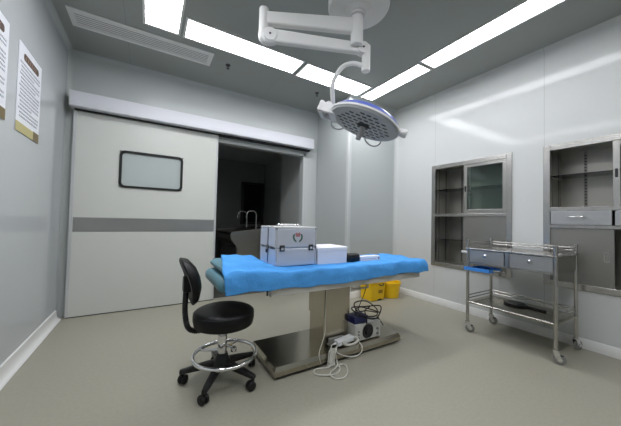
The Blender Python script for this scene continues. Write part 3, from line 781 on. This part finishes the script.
# ------------------------------------------------------------------ instrument trolley
QX0, QX1, QY0, QY1 = 3.515, 3.975, -2.955, -2.272
t = thing('instrument_trolley', (3.745, -2.61, 0), 'stainless steel two-drawer trolley on casters in front of the wall cabinets', 'trolley')
pr_r = .014
for x, y in ((QX0, QY1), (QX0, QY0), (QX1, QY1), (QX1, QY0)):
    m_ = MB(); m_.cyl((x, y, .105), (x, y, .91), pr_r, n=16); m_.lathe([(pr_r, .908), (.016, .912), (.013, .924), (0, .928)], (x, y, 0), n=16)
    lg = m_.build('leg', 'steel_frame', t)
    ca = {(QX0, QY1): -.9, (QX0, QY0): -1.2, (QX1, QY1): -1.4, (QX1, QY0): -.3}[(x, y)]
    cf = V((math.cos(ca), math.sin(ca), 0)); cs = V((-math.sin(ca), math.cos(ca), 0)); wc = V((x, y, .041)) + cf * .022
    m_ = MB(); m_.cyl((x, y, .094), (x, y, .108), .021, n=16)
    for s in (-1, 1):
        sec = [(-.018, .095), (.02, .095), (.034, .036), (.018, .03), (-.004, .05)]
        m_.prism(sec, lambda p, w: V((x, y, 0)) + cf * p[0] + cs * (s * (.015 + .003 * w)) + V((0, 0, p[1])))
    fk = m_.build('caster_fork', 'chrome', lg)
    m_ = MB(); m_.lathe([(.022, -.011), (.036, -.011), (.041, -.006), (.041, .006), (.036, .011), (.022, .011)], wc, cs, 24)
    m_.build('caster_wheel', 'adapter_grey', lg)
    m_ = MB(); m_.cyl(wc - cs * .021, wc + cs * .021, .017, n=14); m_.build('caster_axle', 'chrome', lg)
    m_ = MB(); m_.box(.0, .045, -.012, .012, .066, .076, Matrix.Translation((x, y, 0)) @ Matrix.Rotation(ca, 4, 'Z')); m_.build('brake_lever', 'black_plastic', lg, .002)
m_ = MB(); m_.box(QX0 - .016, QX1 + .016, QY0 - .016, QY1 + .016, .828, .84); m_.build('top', 'steel_frame', t, .003)
m_ = MB()
for z in (.868, .892):
    for p, q in (((QX1, QY0, z), (QX1, QY1, z)), ((QX0, QY0, z), (QX1, QY0, z)), ((QX0, QY1, z), (QX1, QY1, z))): m_.cyl(p, q, .0055, n=10)
m_.build('top_rail', 'steel_frame', t)
m_ = MB()
m_.box(QX1 - .012, QX1 - .004, QY0 + .012, QY1 - .012, .694, .828)
m_.box(QX0 + .016, QX1, QY0 - .004, QY0 + .012, .694, .828); m_.box(QX0 + .016, QX1, QY1 - .012, QY1 + .004, .694, .828)
m_.box(QX0 + .02, QX1, QY0, QY1, .688, .696); m_.box(QX0 - .002, QX1, -2.632, -2.600, .694, .828); m_.box(QX0 - .002, QX0 + .016, QY0, QY1, .686, .700)
m_.build('drawer_housing', 'steel', t, .002)
for y0, y1 in ((-2.594, -2.288), (-2.940, -2.638)):
    dw = bx('drawer', 'drawer_steel', QX0 - .006, QX0 + .010, y0, y1, .703, .824, t, .003)
    m_ = MB(); m_.box(QX0 + .01, QX1 - .05, y0 + .01, y1 - .01, .71, .80); m_.build('drawer_box', 'steel_panel', dw)
    m_ = MB(); m_.lathe([(.006, 0), (.006, .010), (.013, .016), (.015, .023), (.010, .029), (0, .030)], (QX0 - .006, (y0 + y1) / 2, .775), (-1, 0, 0), 18); m_.build('knob', 'knob', dw)
m_ = MB(); m_.box(QX0 - .012, QX1 + .012, QY0 - .012, QY1 + .012, .296, .306); m_.build('lower_shelf', 'steel_h', t, .002)
m_ = MB()
for z in (.335, .365):
    for p, q in (((QX1, QY0, z), (QX1, QY1, z)), ((QX0, QY0, z), (QX1, QY0, z)), ((QX0, QY1, z), (QX1, QY1, z))): m_.cyl(p, q, .0055, n=10)
m_.cyl((QX0, QY0, .30), (QX0, QY1, .30), .011, n=12)
m_.build('shelf_rail', 'steel_frame', t)
m_ = MB(); m_.cyl((QX0, QY1, .795), (QX0 - .03, QY1 + .05, .795), .012, n=12); m_.build('side_peg', 'white_plastic', t)
# blue tray under the left drawer
t = thing('blue_tray', (3.60, -2.40, .63), 'shallow blue plastic tray slung below the left trolley drawer', 'tray')
tx0, tx1, ty0, ty1 = 3.478, 3.70, -2.49, -2.290
m_ = MB(); m_.box(tx0, tx1, ty0, ty1, .620, .626); m_.box(tx0, tx0 + .018, ty1 - .002, -2.252, .621, .652)
for a in ((tx0, tx1, ty0, ty0 + .006), (tx0, tx1, ty1 - .006, ty1), (tx0, tx0 + .006, ty0, ty1), (tx1 - .006, tx1, ty0, ty1)): m_.box(*a, .622, .652)
m_.build('tray_body', 'blue_plastic', t, .002)
m_ = MB()
for yy in (-2.44, -2.29): MB().tube([(3.60, yy, .624), (3.60, yy, .688)], .004, 8).build('hanger', 'steel_frame', t)
m_.tube([(3.55, -2.49, .636), (3.56, -2.54, .638), (3.60, -2.54, .638)], .006, 8); m_.build('hook', 'steel_frame', t)
# black hand mirror on lower shelf
zm = .309
t = thing('hand_mirror', (3.70, -2.60, zm - .003), 'black oval hand mirror lying on the lower trolley shelf', 'mirror')
mc = V((3.815, -2.565, zm + .006)); md_ = V((-.04, -.999, 0)).normalized(); ms = V((-md_.y, md_.x, 0))
n = 36
def mring(k, z): return [mc + md_ * (.098 * k * math.cos(2 * PI * i / n)) + ms * (.085 * k * math.sin(2 * PI * i / n)) + V((0, 0, z)) for i in range(n)]
m_ = MB(); m_.ring_loft([mring(.96, -.009), mring(1, -.004), mring(1, .005), mring(.95, .009), mring(.80, .009), mring(.78, .005)]); m_.build('mirror_frame', 'black_plastic', t)
m_ = MB(); m_.ring_loft([mring(.79, .004), mring(.79, .0065)]); m_.build('mirror_glass', 'screen', t)
m_ = MB(); R_ = []
for s, w in ((.085, .03), (.11, .02), (.18, .022), (.225, .026), (.24, .016)):
    R_.append([mc + md_ * s + ms * a + V((0, 0, b)) for a, b in rrect(w, .016, .007, 4)])
m_.ring_loft(R_); m_.build('handle', 'black_plastic', t)

# ------------------------------------------------------------------ recessed steel wall cabinets
FX = 4.074
def cabinet_shell(t, y0, y1, divs):
    """y0 > y1; frame, carcass of a recessed cabinet"""
    z0, z1 = CZ; w = .055
    m_ = MB()
    for a in ((y0, y0 - w, z0, z1), (y1 + w, y1, z0, z1)): m_.box(FX, FX + .045, *a)
    m_.box(FX, FX + .045, y0 - w, y1 + w, z0, z0 + w); m_.box(FX, FX + .045, y0 - w, y1 + w, z1 - w, z1)
    m_.build('frame', 'steel_frame', t, .004)
    m_ = MB(); xb = FX + .36
    m_.box(xb, xb + .004, y0 - .03, y1 + .03, z0 + .03, z1 - .03)
    m_.box(FX + .04, xb, y0 - .030, y0 - .034, z0 + .03, z1 - .03); m_.box(FX + .04, xb, y1 + .030, y1 + .034, z0 + .03, z1 - .03)
    m_.box(FX + .04, xb, y0 - .03, y1 + .03, z0 + .03, z0 + .034); m_.box(FX + .04, xb, y0 - .03, y1 + .03, z1 - .034, z1 - .03)
    ca = m_.build('carcass', 'steel_dark', t)
    for z, h in divs:
        bx('divider', 'steel_frame', FX + .003, xb, y0 - .035, y1 + .035, z, z + h, t, .002)
    # slotted shelf strips
    m_ = MB()
    for yy in (y0 - .22, y1 + .22): m_.box(xb - .004, xb, yy - .012, yy + .012, z0 + .04, z1 - .04)
    for xx in (FX + .12, FX + .28): m_.box(xx - .01, xx + .01, y0 - .034, y0 - .038, z0 + .04, z1 - .04)
    st = m_.build('shelf_strip', 'steel_panel', t)
    m_ = MB()
    zz = z0 + .07
    while zz < z1 - .06:
        for yy in (y0 - .22, y1 + .22): m_.box(xb - .0052, xb - .003, yy - .007, yy + .007, zz, zz + .012)
        for xx in (FX + .12, FX + .28): m_.box(xx - .007, xx + .007, y0 - .0372, y0 - .0392, zz, zz + .011)
        zz += .030
    m_.build('slots', 'dark_gap', st)
    return xb
def shelf(t, xb, y0, y1, z):
    s = bx('shelf', 'glass', FX + .07, xb - .006, y0 - .04, y1 + .04, z, z + .007, t)
    m_ = MB()
    for yy in (y0 - .046, y1 + .046):
        for xx in (FX + .12, FX + .28): m_.box(xx - .01, xx + .01, yy - .009, yy + .009, z - .010, z - .001)
    m_.build('shelf_clip', 'knob', s, .002)
def glass_door(t, y0, y1, z0, z1, x):
    w = .042
    m_ = MB()
    m_.box(x, x + .016, y0, y0 - w, z0, z1); m_.box(x, x + .016, y1 + w, y1, z0, z1)
    m_.box(x, x + .016, y0 - w, y1 + w, z0, z0 + w * 1.2); m_.box(x, x + .016, y0 - w, y1 + w, z1 - w, z1)
    dr_ = m_.build('glass_door', 'steel_frame', t, .002)
    bx('door_pane', 'glass', x + .006, x + .010, y0 - w + .004, y1 + w - .004, z0 + w, z1 - w, dr_)
    MB().prism(rrect(.018, .075, .008, 4), lambda p, s: (x - .001 + .004 * s, y0 - .021 + p[0], (z0 + z1) / 2 + p[1])).build('flush_pull', 'dark_gap', dr_)

t = thing('wall_cabinet', (FX, (C1[0] + C1[1]) / 2, CZ[0]), 'recessed steel wall cabinet behind the trolley, half open, nearest the corner', 'cabinet', 'recessed steel wall cabinets')
xb = cabinet_shell(t, C1[0], C1[1], ((1.170, .036),))
shelf(t, xb, C1[0], C1[1], 1.53); shelf(t, xb, C1[0], C1[1], .86)
glass_door(t, -1.905, C1[1] + .052, 1.206, C1 and CZ[1] - .05, FX + .008)
glass_door(t, -1.935, C1[1] + .056, 1.206, CZ[1] - .05, FX + .030)
bx('sliding_panel', 'steel_panel', FX + .012, FX + .024, -1.90, C1[1] + .05, CZ[0] + .05, 1.172, t, .001)

t = thing('wall_cabinet', (FX, (C2[0] + C2[1]) / 2, CZ[0]), 'recessed steel wall cabinet with drawers at the right edge, right of the trolley', 'cabinet', 'recessed steel wall cabinets')
xb = cabinet_shell(t, C2[0], C2[1], ((1.222, .036), (1.062, .03)))
shelf(t, xb, C2[0], C2[1], 1.565)
glass_door(t, -3.160, C2[1] + .05, 1.256, CZ[1] - .05, FX + .008)
for y0, y1 in ((-2.752, -3.155), (-3.172, -3.592)):
    dw = bx('drawer', 'drawer_steel', FX - .004, FX + .012, y0, y1, 1.094, 1.220, t, .003)
    bx('drawer_box', 'steel_panel', FX + .012, xb - .03, y0 - .01, y1 + .01, 1.10, 1.20, dw)
    yc = (y0 + y1) / 2 + .012
    m_ = MB(); m_.tube([(FX - .004, yc + .056, 1.166), (FX - .024, yc + .056, 1.166), (FX - .028, yc + .05, 1.166), (FX - .028, yc - .05, 1.166), (FX - .024, yc - .056, 1.166), (FX - .004, yc - .056, 1.166)], .0055, 8); m_.build('handle', 'chrome', dw)
pn = bx('sliding_panel', 'steel_panel', FX + .012, FX + .024, C2[0] - .05, -3.165, CZ[0] + .05, 1.066, t, .001)
MB().prism(rrect(.036, .085, .006, 3), lambda p, s: (FX + .010 + .004 * s, -3.122 + p[0], .822 + p[1])).build('flush_pull', 'steel_frame', pn)
MB().prism(rrect(.024, .066, .004, 3), lambda p, s: (FX + .0092 + .004 * s, -3.122 + p[0], .820 + p[1])).build('pull_recess', 'steel_panel', pn)

# ------------------------------------------------------------------ posters on left wall
def poster(y0, y1, z0, z1, label, seed):
    """y1 is the edge nearer the doorway"""
    g = random.Random(seed); x = XL + .001
    t = thing('notice_poster', (x, (y0 + y1) / 2, z0), label, 'poster', 'notice posters on the left wall')
    bx('sheet', 'paper', x, x + .004, y0, y1, z0, z1, t)
    bx('gold_band', 'gold', x + .003, x + .0046, y0, y1 - .12, z0, z0 + .065, t)
    bx('corner_block', 'gold_dark', x + .003, x + .0048, y1 - .12, y1, z0, z0 + .07, t)
    W_ = y1 - y0
    MB().prism(rrect(W_ * .66, .050, .02, 4), lambda p, s: (x + .003 + .0018 * s, (y0 + y1) / 2 + .01 + p[0], z1 - .075 + p[1])).build('heading_plate', 'ink_brown', t)
    m_ = MB()
    for k in range(6):
        yy = y0 + W_ * .26 + k * W_ * .085
        m_.box(x + .0047, x + .0052, yy, yy + .022, z1 - .088, z1 - .084); m_.box(x + .0047, x + .0052, yy, yy + .022, z1 - .068, z1 - .064)
        m_.box(x + .0047, x + .0052, yy + .008, yy + .013, z1 - .088, z1 - .062); m_.box(x + .0047, x + .0052, yy, yy + .004, z1 - .086, z1 - .074)
    m_.build('heading_strokes', 'ink_red', t)
    m_ = MB(); z = z1 - .135; k = 0
    while z > z0 + .095:
        yy = y0 + .03 + (.02 if k % 3 else 0); end = y1 - .03 - (g.random() * .16 if k % 3 == 2 else 0)
        while yy < end:
            w_ = min(g.uniform(.010, .016), end - yy)
            m_.box(x + .0035, x + .0045, yy, yy + w_, z, z + .0035); m_.box(x + .0035, x + .0045, yy + w_ * .2, yy + w_ * .8, z + .0072, z + .0105)
            m_.box(x + .0035, x + .0045, yy + w_ * .4, yy + w_ * .55, z - .001, z + .013)
            yy += w_ + .004
        z -= .0265; k += 1
    m_.build('text_lines', 'ink', t)
poster(-1.240, -.803, 1.645, 2.257, 'white notice poster with gold foot band, nearest the door corner, seen whole', 1)
poster(-1.830, -1.392, 1.655, 2.262, 'white notice poster cut off by the left edge of the picture', 2)

# ------------------------------------------------------------------ beyond the doorway
t = thing('scrub_sink', (2.45, 1.7, 0), 'steel scrub sink with curved front in the dark room beyond the doorway', 'sink')
prof = smooth_path([(2.895, .94, 0), (2.0, .842, 0)], 1)
P2 = [(2.895, .10), (2.895, .93), (2.03, .845), (1.995, .83)] + [(p.x, p.y) for p in smooth_path([(1.985, .79, 0), (2.0, .70, 0), (2.07, .62, 0), (2.105, .55, 0), (2.10, .42, 0), (2.09, .30, 0), (2.12, .12, 0)], 5)]
m_ = MB()
m_.prism(P2, lambda p, s: (p[0], 1.01 + .02 * s, p[1])); m_.build('end_panel', 'sink_steel', t, .004)
m_ = MB(); m_.prism(P2, lambda p, s: (p[0], 2.28 + .02 * s, p[1])); m_.build('end_panel', 'sink_steel', t, .004)
bx('plinth', 'dark_gap', 2.2, 2.88, 1.06, 2.25, 0, .14, t)
m_ = MB(); P3 = P2[4:]
m_.prism(P3 + [(p[0] + .012, p[1]) for p in reversed(P3)], lambda p, s: (p[0], 1.03 + 1.25 * s, p[1])); m_.build('apron', 'steel_panel', t)
m_ = MB()
m_.box(1.995, 2.08, 1.02, 2.29, .815, .835); m_.box(2.46, 2.895, 1.02, 2.29, .88, .90); m_.box(2.08, 2.46, 1.03, 2.28, .56, .575); m_.box(2.08, 2.095, 1.03, 2.28, .565, .82); m_.box(2.45, 2.465, 1.03, 2.28, .565, .89)
m_.build('basin', 'sink_steel', t, .003)
for y, s_ in ((1.35, 1.0), (1.95, .95)):
    m_ = MB(); m_.cyl((2.570, y, .89), (2.570, y, .93), .028, n=16)
    m_.tube(smooth_path([(2.570, y, .92), (2.570, y, 1.08), (2.565, y, 1.18), (2.510, y, 1.235), (2.410, y, 1.225), (2.375, y, 1.16), (2.370, y, 1.09)], 7), .013, 10)
    m_.tube([(2.570, y, 1.0), (2.570, y + .07, 1.02)], .007, 8)
    tag(m_.build('faucet', 'chrome'), 'chrome gooseneck faucet on the scrub sink, ' + ('the nearer one' if y < 1.5 else 'the farther one'), 'faucet', 'faucets on the scrub sink')
t = thing('wall_mirror', (2.97, 2.78, 1.0), 'dark framed mirror on the back wall of the room beyond the doorway', 'mirror')
m_ = MB()
for a in ((2.68, 2.74, .95, 2.0), (3.20, 3.27, .95, 2.0), (2.74, 3.20, 1.94, 2.0), (2.74, 3.20, .95, 1.0)): m_.box(a[0], a[1], 2.765, 2.799, a[2], a[3])
m_.build('mirror_frame', 'dark_metal', t, .003)
bx('mirror_glass', 'screen', 2.73, 3.21, 2.78, 2.79, .99, 1.95, t)

# ------------------------------------------------------------------ world and view
w = bpy.data.worlds.new('world'); sc.world = w; w.use_nodes = True
w.node_tree.nodes['Background'].inputs[0].default_value = (.02, .02, .02, 1); w.node_tree.nodes['Background'].inputs[1].default_value = 0.0
sc.view_settings.view_transform = 'Standard'; sc.view_settings.look = 'None'
sc.view_settings.exposure = 0.40; sc.view_settings.gamma = 1.0
sc.view_settings.use_curve_mapping = False
